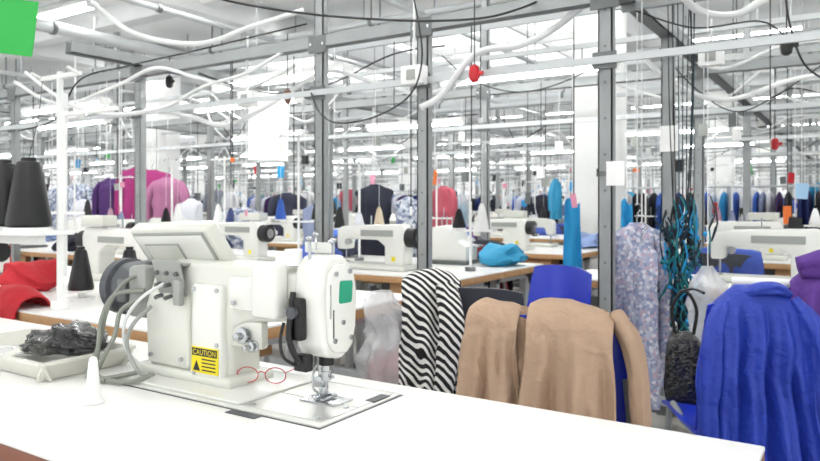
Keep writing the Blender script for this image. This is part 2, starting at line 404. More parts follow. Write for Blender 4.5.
cable('white_air_hose', A((-2.2, 4.0, 1.9), (-1.95, 4.0, 1.72), (-1.7, 4.0, 1.66), (-1.4, 4.0, 1.7), (-1.15, 3.9, 1.8), (-.9, 3.9, 1.88), (-.65, 3.9, 2.03)), .010, WCAB)
cable('white_air_hose', A((-1.5, 3.3, 2.1), (-1.3, 3.3, 1.95), (-1.0, 3.3, 1.9), (-.75, 3.3, 1.98), (-.5, 3.3, 2.06)), .012, WCAB)
cable('white_air_hose', A((.05, 3.3, 1.6), (.15, 3.3, 1.66), (.3, 3.2, 1.83), (.5, 3.15, 1.86), (.65, 3.1, 1.93), (.8, 3.0, 2.02), (1.1, 3.0, 2.03)), .016, WCAB)
cable('white_air_hose', A((-1.7, 4.5, 1.75), (-1.4, 4.4, 1.7), (-1.1, 4.2, 1.62), (-.8, 4.1, 1.74), (-.5, 4.1, 1.92), (-.2, 4.0, 1.84), (.1, 3.9, 1.76), (.4, 3.9, 1.9)), .014, WCAB)
cable('white_air_hose', A((1.0, 2.7, 2.02), (1.15, 2.8, 1.92), (1.35, 2.9, 1.93), (1.5, 2.9, 2.0), (1.75, 2.9, 2.03)), .016, WCAB)
cable('white_air_hose', A((1.3, 4.0, 2.02), (1.5, 4.0, 1.84), (1.8, 4.0, 1.74), (2.2, 4.0, 1.86), (2.6, 4.0, 1.92)), .014, WCAB)
cable('white_air_hose', A((-2.6, 4.6, 1.95), (-2.3, 4.6, 1.8), (-1.9, 4.5, 1.9), (-1.6, 4.4, 2.0), (-1.3, 4.3, 1.92), (-1.0, 4.3, 1.86), (-.7, 4.3, 2.0)), .012, WCAB)
for i in range(60):
    y = R.choice(rowys[1:6])+R.uniform(-.8, .8); x = R.uniform(-2.0*y, -.2); L = R.uniform(.8, 2.2)
    pts = []
    for j in range(6):
        pts.append((x+L*j/5, y+R.uniform(-.1, .1), 2.05+R.uniform(-.25, .12) if 0 < j < 5 else 2.08))
    cable('white_air_hose' if i % 4 else 'black_power_cable', pts, .009 if i % 4 else .006, WCAB if i % 4 else CABLE, seg=6)
cols = [PAPER, PAPER, CYAN, RED, mat('orange_tag', 'E0702A', .6), mat('green_tag', '2FA050', .6), NAVY, mat('pink_tag', 'D890A8', .6), mat('lightblue_tag', '9CC0DC', .6), WHT, GALD, MG, BK]
for r, y in enumerate(rowys):
    b = B(); xm = max(X0+.5, -2.0*y-2); n = int((0-xm)*6)
    for i in range(n):
        x = R.uniform(xm, .8)
        if r == 0 and x > -2.4 and R.random() < .8: continue
        z = R.uniform(1.05, 1.75); yy = y-.05+R.uniform(-.01, .3)
        b.cyl((x, yy, z), (x, yy, 2.03), .003, WCAB if R.random() < .6 else CABLE, seg=4)
        q = R.random()
        if q < (.35 if r == 0 else .6):
            w = R.uniform(.03, .08); h = R.uniform(.04, .13)
            if r == 0: w *= .55; h *= .55
            b.box((x, yy, z-h/2), (w, .004, h), R.choice(cols), rot=(0, R.uniform(-.15, .15), R.uniform(-.8, .8)))
        elif q < .8 and r:
            b.box((x, yy, z-.04), (.05, .04, .08), R.choice([WHT, MG, BK, GALD]), bev=0)
    b.obj('hanging_cords_and_tags')
# ------------------------------------------------------------------ generic station meshes
def table_mesh(w=1.24, d=.54, drawer=True):
    b = B()
    b.bb(-w/2, w/2, -d/2, d/2, TZ-.006, TZ, LAM); b.bb(-w/2, w/2, -d/2, d/2, TZ-.04, TZ-.006, WOOD, bev=.002)
    for x in (-w/2+.1, w/2-.1):
        b.bb(x-.02, x+.02, -d/2+.05, -d/2+.09, .03, TZ-.04, GALW); b.bb(x-.02, x+.02, d/2-.09, d/2-.05, .03, TZ-.04, GALW)
        b.bb(x-.025, x+.025, -d/2+.02, d/2-.02, .0, .04, GALD); b.bb(x-.02, x+.02, -d/2+.05, d/2-.05, TZ-.08, TZ-.04, GALW)
    b.bb(-w/2+.1, w/2-.1, -.02, .02, .15, .19, GALW)
    if drawer: b.bb(w/2-.42, w/2-.18, -d/2+.04, d/2-.1, TZ-.14, TZ-.04, WOOD, bev=.004)
    b.box((-.05, .05, .16), (.34, .22, .02), GALD, rot=(.25, 0, 0)); b.cyl((.02, .02, .6), (.24, .02, .6), .07, DG, seg=14)
    b.bb(.0, .2, -.02, .06, .6, TZ-.04, GALD)
    return b.obj('m', mesh_only=True)
TBL = table_mesh()
def machine_mesh(box=True):
    b = B()
    b.bb(-.24, .26, -.09, .09, TZ+.0005, TZ+.03, MW, bev=.008)
    z = TZ+.03
    b.prism([(.1, z-.005), (.23, z-.005), (.24, z+.18), (.21, z+.225), (-.14, z+.215), (-.215, z+.205), (-.235, z+.18), (-.235, z+.075), (-.175, z+.075), (-.165, z+.135), (.05, z+.135), (.1, z+.10)], -.045, .05, MW2, bev=.012, seg=2)
    b.cyl((.235, 0, z+.15), (.29, 0, z+.15), .055, BK, seg=16); b.cyl((.29, 0, z+.15), (.30, 0, z+.15), .03, ST, seg=12)
    b.cyl((-.2, 0, z+.08), (-.2, 0, z+.02), .006, ST, seg=6); b.bb(-.215, -.185, -.02, .015, z, z+.008, ST)
    b.cyl((-.2, 0, z+.04), (-.2, 0, z), .0025, ST, seg=5)
    b.bb(-.06, .16, -.05, -.044, z+.155, z+.19, MG); b.cyl((-.14, -.045, z+.12), (-.14, -.07, z+.12), .018, ST, seg=10)
    b.bb(.15, .175, -.047, -.044, z+.02, z+.045, YEL)
    if box: b.bb(.02, .2, .0, .08, z+.23, z+.28, MW, bev=.006)
    b.cyl((-.02, .0, z+.21), (-.02, 0, z+.27), .004, ST, seg=6)
    b.bb(-.1, .1, .051, .054, z+.15, z+.18, MG)
    return b.obj('m', mesh_only=True)
MACH = machine_mesh(); MACH2 = machine_mesh(False)
def overlock_mesh():
    b = B(); z = TZ
    b.bb(-.14, .16, -.11, .11, z+.0005, z+.02, GALD, bev=.004)
    b.prism([(-.13, z+.02), (.15, z+.02), (.15, z+.16), (.12, z+.22), (.0, z+.24), (-.06, z+.2), (-.07, z+.14), (-.13, z+.11)], -.09, .09, MW2, bev=.014, seg=2)
    b.cyl((.15, 0, z+.13), (.2, 0, z+.13), .05, BK, seg=14)
    for i in range(4): b.cyl((-.04+.035*i, -.09, z+.17), (-.04+.035*i, -.115, z+.17), .011, ST, seg=8); b.cyl((-.03+.035*i, 0, z+.23), (-.03+.035*i, 0, z+.29), .004, ST, seg=5)
    b.bb(-.02, .1, -.095, -.088, z+.06, z+.11, MG); b.bb(-.16, -.05, -.1, -.02, z+.1, z+.115, ST, bev=.002)
    return b.obj('m', mesh_only=True)
OVL = overlock_mesh()
def cone(b, x, y, z, h=.16, r=.05, m=CNRND):
    b.cyl((x, y, z), (x, y, z+.008), r*1.05, WHT, seg=14)
    b.lathe([(r, .008), (r*1.02, .02), (r*.5, h-.01), (r*.42, h), (r*.3, h), (r*.3, h+.012)], (x, y, z), m, seg=18)
CM = [mat('rail_cloth_%d' % i, h, .85, bump=.5) for i, h in enumerate(['1E2E6A', '181C2C', '345AAE', 'D8DAE0', '2386BA', '828CAA', '442460', '111318', 'C2CADC'])]
def stand_mesh(ms, hh=1.0, arm=True):
    b = B(); n = len(ms); t = .72*hh
    b.cyl((0, 0, TZ), (0, 0, TZ+.02), .03, GALD, seg=10); b.cyl((0, 0, TZ), (0, 0, TZ+t), .008, WHT, seg=8)
    b.box((0, 0, TZ+.22*hh), (.26, .03, .012), WHT); b.box((0, 0, TZ+t-.02), (.28, .012, .012), WHT)
    for i in range(n):
        x = (i-(n-1)/2)*.13+(.065 if n == 1 else 0); z = TZ+.22*hh+.006
        if ms[i] is not None:
            cone(b, x, .0, z, .10+.03*((i*7+n) % 2), .036, ms[i]); b.cyl((x, 0, z+.13), (x, 0, TZ+t-.02), .0012, WHT, seg=3)
        else: b.cyl((x, 0, z), (x, 0, z+.09), .004, ST, seg=5)
        b.cyl((x, -.02, TZ+t-.03), (x, .03, TZ+t-.01), .005, ST, seg=5)
    return b.obj('m', mesh_only=True)
STAND = [stand_mesh([CNRND, WHT]), stand_mesh([CNRND, CM[3], BK], .9), stand_mesh([BK, None], 1.1), stand_mesh([None, CM[5], CNRND], .85), stand_mesh([CNRND], 1.0), stand_mesh([CM[2], None, BK], 1.15)]
def add_chair(b, m, wf=1.0):
    def seat(a, t):
        x = (a-.5)*.42*wf; y = -.17+.38*t
        return (x, y, .455-.03*math.sin(math.pi*a)*math.sin(math.pi*min(1, t*1.1))-.03*max(0, t-.85)*6*.3)
    b.sheet(seat, 12, 10, m, .01)
    def back(a, t):
        x = (a-.5)*(.43-.05*t*t)*wf; z = .47+.4*t; y = -.17-.055*t-.03*math.sin(math.pi*a)
        if t > .9: z -= .02*abs(a*2-1)**3
        return (x, y, z)
    b.sheet(back, 14, 12, m, .012)
    for sx in (-wf, wf):
        b.tube([(sx*.2, -.235, .02), (sx*.195, -.2, .25), (sx*.19, -.17, .44), (sx*.2, -.2, .6), (sx*.19, -.215, .72)], .011, GALV, seg=8, sub=3)
        b.tube([(sx*.2, .2, 0.01), (sx*.19, .17, .43), (sx*.19, .0, .44), (sx*.19, -.17, .44)], .011, GALV, seg=8, sub=3)
        b.cyl((sx*.2, .2, 0), (sx*.2, .2, .03), .016, BK, seg=8); b.cyl((sx*.2, -.235, 0), (sx*.2, -.235, .03), .016, BK, seg=8)
b = B(); add_chair(b, CHRND); CHAIR = b.obj('m', mesh_only=True)
def pile_mesh(seed, m=CLRND, name='m', sc=1, only=True, loc=(0, 0, 0)):
    b = B()
    b.loft([(-.14*sc, 0, TZ+.03), (-.07*sc, .01, TZ+.05*sc), (.02*sc, 0, TZ+.065*sc), (.1*sc, -.01, TZ+.045*sc), (.16*sc, 0, TZ+.02)], [(.05*sc, .02*sc), (.11*sc, .05*sc), (.13*sc, .07*sc), (.1*sc, .045*sc), (.04*sc, .02*sc)], m, seg=22, side=(0, 1, 0), folds=5, amp=.18, seed=seed, crease=.1)
    b.V = [(x, y, max(z, TZ+.001)) for x, y, z in b.V]
    return b.obj(name, loc, mesh_only=only)
PILES = [pile_mesh(i*1.7) for i in range(3)]
def drape_mesh(seed):
    b = B(); b.drape((0, -.2), .4, .9, .42, .3, .07, CLRND, seed=seed, amp=.02, nu=18, nv=22); return b.obj('m', mesh_only=True)
DRP = [drape_mesh(i*2.3+1) for i in range(3)]
def hshirt(b, c, w, L, m, seed=0, dep=.05, sleeves=True):
    x, y, z = c
    b.loft([(x, y, z), (x, y, z-.015), (x, y, z-.05), (x, y, z-.12), (x, y, z-L*.5), (x, y, z-L)], [(w*.16, dep*.4), (w*.22, dep*.5), (w*.48, dep*.7), (w*.46, dep), (w*.45, dep), (w*.52, dep*1.1)], m, seg=40, folds=6, amp=.14, seed=seed, sub=6, crease=.05)
    if sleeves:
        for s in (-1, 1):
            b.loft([(x+s*w*.4, y, z-.05), (x+s*w*.55, y-.005, z-.14), (x+s*w*.62, y-.01, z-L*.5), (x+s*w*.6, y-.015, z-L*.8)], [(w*.1, dep*.6), (w*.13, dep*.8), (w*.11, dep*.7), (w*.1, dep*.6)], m, seg=16, folds=4, amp=.12, seed=seed+s)
    b.tube([(x, y, z-.01), (x, y, z+.04), (x+.02, y, z+.06), (x+.01, y, z+.085), (x-.01, y, z+.08)], .003, ST, seg=5, sub=3)
def hshirt_mesh(seed, m=CLRND, w=.36, L=.62):
    b = B(); hshirt(b, (0, 0, 0), w, L, m, seed=seed); b.cyl((0, 0, .08), (0, 0, .7), .003, WCAB, seg=4)
    return b.obj('m', mesh_only=True)
HSH = [hshirt_mesh(0), hshirt_mesh(1), hshirt_mesh(2, CLRND, .26, .42)]
b = B(); b.loft([(0, 0, 0), (0, 0, -.08), (0, 0, -.25), (0, 0, -.5)], [(.01, .01), (.06, .05), (.13, .07), (.12, .05)], POLY, seg=24, folds=5, amp=.14, crease=.1); b.loft([(0, 0, -.2), (0, 0, -.3), (0, 0, -.47)], [(.05, .02), (.08, .04), (.08, .03)], CLRND, seg=14)
b.cyl((0, 0, 0), (0, 0, .7), .003, WCAB, seg=4); HBAG = b.obj('m', mesh_only=True)
def rail_mesh(seed):
    b = B(); rr = random.Random(seed)
    for sx in (-.65, .65):
        b.cyl((sx, 0, 0.03), (sx, 0, 1.35), .013, GALW, seg=8); b.cyl((sx, -.22, .02), (sx, .22, .02), .013, GALW, seg=8)
    b.cyl((-.65, 0, 1.35), (.65, 0, 1.35), .013, GALW, seg=8)
    x = -.56
    while x < .58:
        m = rr.choice(CM); L = rr.uniform(.45, .75); d = rr.uniform(.025, .035)
        b.loft([(x, 0, 1.29), (x, 0, 1.25), (x, 0, 1.15), (x, 0, 1.29-L)], [(.008, .03), (d*.7, .15), (d, .19), (d*1.1, .2)], m, seg=14, folds=5, amp=.15, seed=x*9, sub=3)
        b.cyl((x, 0, 1.28), (x, 0, 1.36), .003, ST, seg=4); x += rr.uniform(.06, .14)
    return b.obj('m', mesh_only=True)
RAILS = [rail_mesh(3), rail_mesh(8), rail_mesh(21)]
def station(x, y, flip, mach=True, stand=True, pile=True):
    rz = math.pi if flip else 0
    inst('sewing_table', TBL, (x, y, 0), rz)
    s = -1 if flip else 1
    dx = R.uniform(-.1, .1); q = R.random()
    if mach and q < .93:
        if q < .3: inst('overlock_machine', OVL, (x-s*.05+dx, y, 0), rz+R.uniform(-.1, .1))
        else: inst('sewing_machine', MACH if q < .6 else MACH2, (x+dx, y, 0), rz)
    if stand: inst('thread_stand', R.choice(STAND), (x+s*.46, y+s*.17, 0), rz+R.uniform(-.5, .5))
    if pile and R.random() < .75: inst('fabric_pile', R.choice(PILES), (x-s*.46, y-s*.02, 0), R.choice((1, -1))*math.pi/2+R.uniform(-.3, .3))
station(-2.105, 1.545, False, False, False, False)
station(-3.355, 1.545, False, False, False, False)
station(-2.105, 2.095, True, False, False, False)
station(-3.355, 2.095, True, False, False, False)
inst('sewing_machine', MACH, (-3.0, 2.06, 0), math.pi)
inst('overlock_machine', OVL, (-3.75, 1.75, 0), 0.2)
pile_mesh(3.1, RED, 'red_garment_pile', .95, False, (-3.0, 1.62, 0))
for i in range(2):
    b = B(); cone(b, 0, 0, TZ+.03, .16, .045, BK); b.cyl((0, 0, TZ), (0, 0, TZ+.03), .012, WHT, seg=8); b.cyl((0, 0, TZ), (0, 0, TZ+.01), .05, WHT, seg=14)
    b.obj('black_thread_cone', (-2.50+.17*i, 1.55+.09*i, 0))
x = -2.27
while x > -9.5:
    station(x, 3.22, False, mach=True); station(x, 3.77, True); x -= 1.25
inst('sewing_table', TBL, (-.675, 3.58, 0), 0); inst('sewing_machine', MACH2, (-.38, 3.6, 0), 0)
inst('sewing_table', TBL, (.6, 3.58, 0), 0); inst('overlock_machine', OVL, (.25, 3.6, 0), 0); inst('sewing_machine', MACH, (.9, 3.6, 0), 0)
pile_mesh(6.1, CM[3], 'white_fabric_pile', .9, False, (-.0, 3.5, 0))
for k2 in range(9):
    y = 4.9+2.2*k2
    if y+1.1 > Y1-.5: break
    for x in (-.675, .575):
        station(x, y+.27, False); station(x, y+.82, True)
    x = -2.4
    while x > max(-2.1*y-1, X0+1.2):
        station(x, y+.27, False, stand=R.random() < .7); station(x, y+.82, True, stand=R.random() < .45); x -= 1.25
    x = -.8
    while x > max(-2.0*y, X0+1.5):
        xx = x+R.uniform(-.15, .15)
        blocked = any(abs(xx-cx) < .9 and abs(y-.42-cy) < .8 for cx, cy in COLS)
        if R.random() < .8 and not (k2 == 0 and -6.6 < xx < -4.0) and not blocked:
            if k2 > 0 and R.random() < .28:
                inst('garment_rail', R.choice(RAILS), (xx, y-.46, 0), R.uniform(-.05, .05))
            else:
                rz = R.uniform(-.5, .5)
                inst('factory_chair', CHAIR, (xx, y-.42, 0), rz)
                if R.random() < .8: inst('draped_garment', R.choice(DRP), (xx, y-.42, 0), rz)
        if k2 > 0 and not blocked:
            for rep in range(2):
                q = R.random(); px_ = xx+.35+.35*rep
                if q < .42: inst('hanging_garment', R.choice(HSH), (px_, y-.16, 1.36+R.uniform(-.12, .1)), R.uniform(-1, 1))
                elif q < .57: inst('hanging_polybag', HBAG, (px_, y-.16, 1.42+R.uniform(-.1, .1)), R.uniform(0, 3))
        x -= 1.25
# ------------------------------------------------------------------ main work table
b = B()
b.bb(-2.4, -.125, .56, 1.165, TZ-.008, TZ, LAM, bev=.002); b.bb(-2.4, -.125, .562, 1.163, TZ-.045, TZ-.008, WOODR, bev=.003)
for x in (-2.2, -.35):
    for y in (.64, 1.08): b.bb(x-.025, x+.025, y-.025, y+.025, .04, TZ-.045, GALW)
    b.bb(x-.03, x+.03, .58, 1.14, 0, .05, GALD)
b.bb(-2.2, -.35, .84, .88, .2, .25, GALW)
b.obj('sewing_table')
# ------------------------------------------------------------------ hero machine
E = empty('industrial_sewing_machine')
def part(b, n, **k): return b.obj(n, parent=E, **k)
b = B(); Z = TZ
b.bb(-1.30, -.735, .865, 1.10, Z+.0003, Z+.004, MW2, bev=.0015)
b.bb(-1.29, -.93, .875, 1.09, Z+.004, Z+.010, MW2, bev=.003)
b.bb(-.925, -.745, .88, .975, Z+.004, Z+.0055, STP); b.bb(-.925, -.745, .98, 1.085, Z+.004, Z+.0055, STP)
b.bb(-.86, -.78, .955, 1.01, Z+.0055, Z+.008, ST, bev=.001)
b.bb(-.76, -.74, 1.02, 1.07, Z+.0045, Z+.0062, BK); b.bb(-.93, -.86, .842, .862, Z+.0003, Z+.0015, DG)
for p in ((-.91, .89), (-.76, .89), (-.91, 1.07), (-.76, .965), (-1.27, .89), (-1.27, 1.07)): b.cyl((*p, Z+.004), (*p, Z+.0075), .005, ST, seg=10)
b.bb(-1.303, -.732, .861, .8635, Z+.0001, Z+.0012, DG); b.bb(-.7345, -.732, .861, 1.103, Z+.0001, Z+.0012, DG)
part(b, 'bed_plate')
b = B()
prof = [(-1.27, Z+.008), (-1.03, Z+.008), (-1.03, .865), (-1.012, .9), (-.975, .916), (-.85, .93), (-.85, 1.022), (-1.0, 1.028), (-1.2, 1.028), (-1.26, .995), (-1.285, .93)]
b.prism(prof, .94, 1.035, MW, bev=.018, seg=4)
b.bb(-1.30, -1.01, .925, 1.05, Z+.006, Z+.028, MW, bev=.009, seg=3)
b.prism([(-1.12, .80), (-1.035, .80), (-1.035, .985), (-1.12, .985)], .926, .95, MW2, bev=.008)
b.prism([(-1.265, .81), (-1.135, .81), (-1.135, .95), (-1.165, .985), (-1.25, .975), (-1.272, .93)], .932, .95, MW, bev=.007)
b.bb(-1.02, -.93, .93, .95, .94, 1.005, MW2, bev=.008)
for p in ((-1.11, .81), (-1.045, .87), (-1.11, .975), (-1.045, .975), (-1.245, .83), (-1.15, .83), (-1.0, .955)): b.cyl((p[0], .9285, p[1]), (p[0], .923, p[1]), .0045, ST, seg=10)
part(b, 'body_casting')
b = B()
hp = [(.948, .885), (.96, .868), (1.0, .860), (1.022, .872), (1.034, .91), (1.038, .985), (1.03, 1.028), (1.004, 1.05), (.968, 1.05), (.944, 1.03), (.938, .98)]
b.prism(hp, -.862, -.795, MW2, bev=.01, seg=3, axis='x')
hp2 = [(.954, .895), (.968, .878), (.998, .872), (1.015, .885), (1.025, .92), (1.028, .98), (1.02, 1.018), (.998, 1.035), (.97, 1.035), (.953, 1.018), (.948, .975)]
b.prism(hp2, -.797, -.784, MW2, bev=.005, seg=3, axis='x')
gp = [(.974, .968), (.977, .964), (1.007, .964), (1.01, .968), (1.0125, .998), (1.01, 1.003), (.98, 1.005), (.9765, 1.002)]
b.prism(gp, -.786, -.7825, GRN, axis='x')
for y, z in ((.962, .9), (1.008, .9), (.965, 1.018), (1.004, 1.02), (.985, .93)): b.cyl((-.785, y, z), (-.7805, y, z), .0045, ST, seg=10)
b.bb(-.786, -.7835, .958, .961, .905, .955, BK); b.bb(-.786, -.7835, .951, .953, .94, 1.0, MG)
part(b, 'head')
b = B()
b.bb(-.935, -.872, .905, .942, .935, 1.035, MW2, bev=.009, seg=3)
b.tube([(-.852, .93, .985), (-.85, .922, .95), (-.852, .918, .91), (-.842, .92, .88), (-.835, .93, .862)], .0055, BK, seg=8)
b.bb(-.86, -.83, .924, .942, .9, .975, BK, bev=.004); b.cyl((-.845, .925, .95), (-.845, .915, .95), .011, DG, seg=14)
b.tube([(-.87, .925, .93), (-.872, .918, .90), (-.862, .915, .872), (-.85, .93, .856)], .003, BK, seg=6)
b.bb(-.852, -.822, .93, .95, .845, .875, BK, bev=.003)
part(b, 'presser_lifter')
b = B()
for i, (x, z, r) in enumerate(((-.985, .893, .015), (-.962, .875, .010))):
    b.lathe([(r, 0), (r*1.1, .004), (r*.6, .007), (r*1.1, .010), (r, .014), (r*.5, .016), (r*.5, .028), (r*.2, .03)], (x, .945, z), ST, axis=(0, -1, 0))
b.bb(-1.03, -.945, .945, .965, .868, .92, MW, bev=.006)
part(b, 'thread_tensioner')
b = B()
nx, ny = -.822, .985
b.cyl((nx, ny, .875), (nx, ny, .832), .0075, ST, seg=12); b.cyl((nx, ny, .838), (nx, ny, .822), .0095, ST, seg=12)
b.cyl((nx, ny, .826), (nx, ny, Z+.006), .0013, ST, seg=6); b.cyl((nx+.004, ny, .83), (nx+.02, ny-.004, .83), .003, ST, seg=6)
b.cyl((nx-.022, ny+.012, .875), (nx-.022, ny+.012, .82), .006, ST, seg=10); b.box((nx-.016, ny+.004, .816), (.024, .016, .02), ST, bev=.002)
b.box((nx-.006, ny, .80), (.012, .014, .02), ST, bev=.002)
b.box((nx-.008, ny-.006, Z+.011), (.008, .034, .004), ST, bev=.001); b.box((nx+.008, ny-.006, Z+.011), (.008, .034, .004), ST, bev=.001); b.box((nx, ny+.012, Z+.0125), (.024, .01, .006), ST, bev=.001)
b.tube([(nx-.01, ny-.012, .80), (nx-.012, ny-.022, .81), (nx-.014, ny-.02, .835), (nx-.012, ny-.01, .85)], .002, ST, seg=6)
b.cyl((nx, ny, .85), (nx, ny, .88), .014, BK, seg=12)
part(b, 'needle_bar_and_foot')
b = B()
for x, y, h in ((-.84, .96, .035), (-.815, .99, .028), (-.86, 1.0, .04), (-.83, 1.015, .03)):
    b.cyl((x, y, 1.04), (x, y, 1.04+h), .003, ST, seg=8); b.lathe([(.003, 0), (.007, .003), (.007, .006), (.003, .009)], (x, y, 1.04+h), ST, seg=12)
b.box((-.842, .985, 1.062), (.06, .006, .02), MW2, bev=.002); b.cyl((-.87, .95, 1.03), (-.87, .95, 1.06), .016, WHT, seg=14); b.cyl((-.905, .99, 1.02), (-.905, .99, 1.042), .012, BK, seg=12)
b.tube([(-.86, 1.0, 1.08), (-.85, .985, 1.09), (-.83, .965, 1.085), (-.82, .955, 1.06)], .0018, ST, seg=5)
part(b, 'thread_guides')
b = B()
b.lathe([(.03, 0), (.056, .004), (.06, .02), (.06, .10), (.056, .125), (.064, .128), (.064, .15), (.05, .16), (.02, .165)], (-1.275, .99, .955), DG, seg=30, axis=(-1, 0, 0))
b.bb(-1.33, -1.27, .93, 1.05, .9, 1.01, MG, bev=.01); b.bb(-1.36, -1.33, .925, .94, .93, .98, GALD, bev=.003)
part(b, 'motor')
b = B()
Mx = Matrix.Translation((-1.215, .985, 1.052)) @ Matrix.Rotation(math.radians(-2), 4, 'Y') @ Matrix.Rotation(math.radians(35), 4, 'X')
o0 = len(b.V)
b.box((0, 0, 0), (.25, .034, .115), MW, bev=.009, seg=3); b.box((0, -.0185, .004), (.222, .006, .09), MG, bev=.002); b.box((0, -.021, .004), (.212, .004, .08), MW2, bev=.002)
b.box((-.03, -.0235, .0), (.11, .003, .05), MG, bev=.001); b.box((-.03, -.0252, .0), (.1, .002, .042), MW)
b.box((.0, -.026, -.04), (.08, .008, .03), MG, bev=.002)
b.box((0, .018, 0), (.2, .004, .08), BK)
b.V[o0:] = [tuple(Mx @ Vector(v)) for v in b.V[o0:]]
part(b, 'control_panel')
b = B()
b.box((-1.185, .928, .985), (.085, .005, .09), MG, bev=.002, rot=(.25, 0, 0)); b.box((-1.185, .95, 1.02), (.085, .05, .005), MG)
b.box((-1.145, .916, .965), (.02, .012, .05), MG, bev=.002)
for x in (-1.215, -1.185, -1.155):
    for z in (.955, .98, 1.005): b.cyl((x, .931, z), (x, .914, z-.004), .0045, GALD, seg=8)
part(b, 'panel_bracket')
b = B()
b.bb(-1.115, -1.04, .9235, .926, .812, .862, YEL)
b.bb(-1.113, -1.042, .923, .9237, .845, .860, BK)
for i in range(4): b.bb(-1.085, -1.046, .923, .9237, .838-.007*i, .8405-.007*i, BK)
b.prism([(-1.110, .816), (-1.090, .816), (-1.100, .836)], .923, .9237, BK)
part(b, 'caution_label')
cu = bpy.data.curves.new('caution_text', 'FONT'); cu.body = 'CAUTION'; cu.size = .0145; cu.align_x = 'CENTER'; cu.materials.append(YEL)
to = bpy.data.objects.new('caution_text', cu); to.location = (-1.0775, .9227, .8475); to.rotation_euler = (math.pi/2, 0, 0); scene.collection.objects.link(to); to.parent = E
b = B()
b.tube([(-1.27, .93, .96), (-1.33, .90, .95), (-1.345, .88, .9), (-1.34, .87, .85), (-1.35, .87, .81), (-1.36, .86, .79), (-1.34, .85, .788), (-1.29, .85, .789), (-1.24, .89, .8)], .005, HOSE)
b.tube([(-1.27, .925, .945), (-1.30, .895, .92), (-1.3, .88, .87), (-1.32, .865, .82), (-1.33, .86, .79), (-1.28, .85, .788), (-1.22, .86, .79), (-1.2, .90, .80)], .005, HOSE)
b.tube([(-1.24, .925, .93), (-1.25, .89, .9), (-1.26, .88, .86), (-1.235, .878, .82), (-1.22, .89, .795)], .0045, MG)
b.tube([(-1.3, .93, .99), (-1.32, .91, .97), (-1.34, .89, .92), (-1.35, .875, .84), (-1.365, .86, .79), (-1.33, .845, .787), (-1.28, .845, .787)], .0045, HOSE)
b.tube([(-1.2, .925, .98), (-1.24, .90, .95), (-1.28, .89, .9), (-1.29, .9, .84), (-1.28, .93, .80)], .0035, WCAB)
part(b, 'cables')
b = B()
for s in (-1, 1):
    n = 20; pts = [(s*.028+.021*math.cos(2*math.pi*i/n), 0, .018+.015*math.sin(2*math.pi*i/n)) for i in range(n+1)]
    b.tube(pts, .0010, REDP, seg=6, sub=1); b.tube([(s*.049, 0, .025), (s*.054, .01, .025), (s*.052, .08, .018), (s*.05, .11, .004)], .0010, REDP, seg=6)
b.tube([(-.007, 0, .022), (0, -.003, .026), (.007, 0, .022)], .0010, REDP, seg=6)
b.obj('spectacles', (-.985, .985, TZ+.011), .45)
b = B(); b.lathe([(.019, 0), (.019, .004), (.015, .008), (.012, .03), (.008, .075), (.006, .082), (.003, .084)], (0, 0, 0), WHT, seg=24)
b.obj('plastic_thread_cone', tuple(at(-.575, 1.27, TZ+.001)))
# tray
b = B(); x0, x1, y0, y1 = -1.80, -1.385, .775, .985; h = .042
b.bb(x0+.02, x1-.02, y0+.02, y1-.02, TZ+.001, TZ+.005, TRAY)
for (a0, a1, c0, c1) in ((x0, x1, y0, y0), (x0, x1, y1, y1)):
    s = 1 if c0 == y0 else -1
    b.prism([(c0+s*.018, TZ+.001), (c0+s*.022, TZ+.001), (c0+s*.004, TZ+h), (c0-s*.006, TZ+h), (c0-s*.006, TZ+h-.006), (c0, TZ+h-.006)], a0, a1, TRAY, axis='x')
for c0 in (x0, x1):
    s = 1 if c0 == x0 else -1
    b.prism([(c0+s*.018, TZ+.001), (c0+s*.022, TZ+.001), (c0+s*.004, TZ+h), (c0-s*.006, TZ+h), (c0-s*.006, TZ+h-.006), (c0, TZ+h-.006)], y0, y1, TRAY)
b.obj('plastic_tray')
b = B(); b.loft([(-1.66, .90, .805), (-1.59, .90, .825), (-1.51, .90, .838), (-1.45, .91, .838), (-1.41, .92, .83)], [(.02, .01), (.05, .022), (.06, .032), (.05, .026), (.02, .01)], BKG, seg=40, side=(0, 1, 0), folds=7, amp=.12, crease=.2, sub=9)
b.obj('black_polybag')
b = B(); b.sheet(lambda a, t: (-1.77+.16*a, .81+.14*t, .79+.010*math.sin(a*7+t*4)), 12, 10, POLY, .002); b.obj('clear_polybag')
# ------------------------------------------------------------------ big thread stand with black cones
b = B(); px, py = at(-1.21, 2.42)[:2]; py = max(py, 1.32)
b.cyl((px, py, TZ+.0005), (px, py, TZ+.03), .03, WHT, seg=14); b.cyl((px, py, TZ), (px, py, 1.60), .011, WHT, seg=12)
b.box((px-.16, py-.06, 1.045), (.42, .17, .014), WHT, bev=.004); b.box((px-.16, py-.06, 1.02), (.3, .03, .03), WHT)
def bigcone(x, y, z):
    b.cyl((x, y, z), (x, y, z+.012), .075, WHT, seg=22)
    b.lathe([(.062, .012), (.072, .02), (.072, .035), (.042, .22), (.036, .235), (.026, .238), (.024, .25)], (x, y, z), BK, seg=30)
bigcone(px-.07, py-.07, 1.052); bigcone(px-.25, py-.06, 1.052)
b.box((px, py, 1.585), (.24, .014, .014), WHT); b.box((px-.02, py+.02, 1.5), (.03, .03, .06), WHT, bev=.004)
for dx in (-.11, .11): b.cyl((px+dx, py, 1.585), (px+dx, py-.04, 1.6), .006, WHT, seg=8)
b.tube([(px-.07, py-.07, 1.30), (px-.08, py-.03, 1.45), (px-.11, py, 1.585)], .0012, BK, seg=4, sub=3)
b.obj('thread_stand')
b = B(); q = at(-1.75, 3.55)
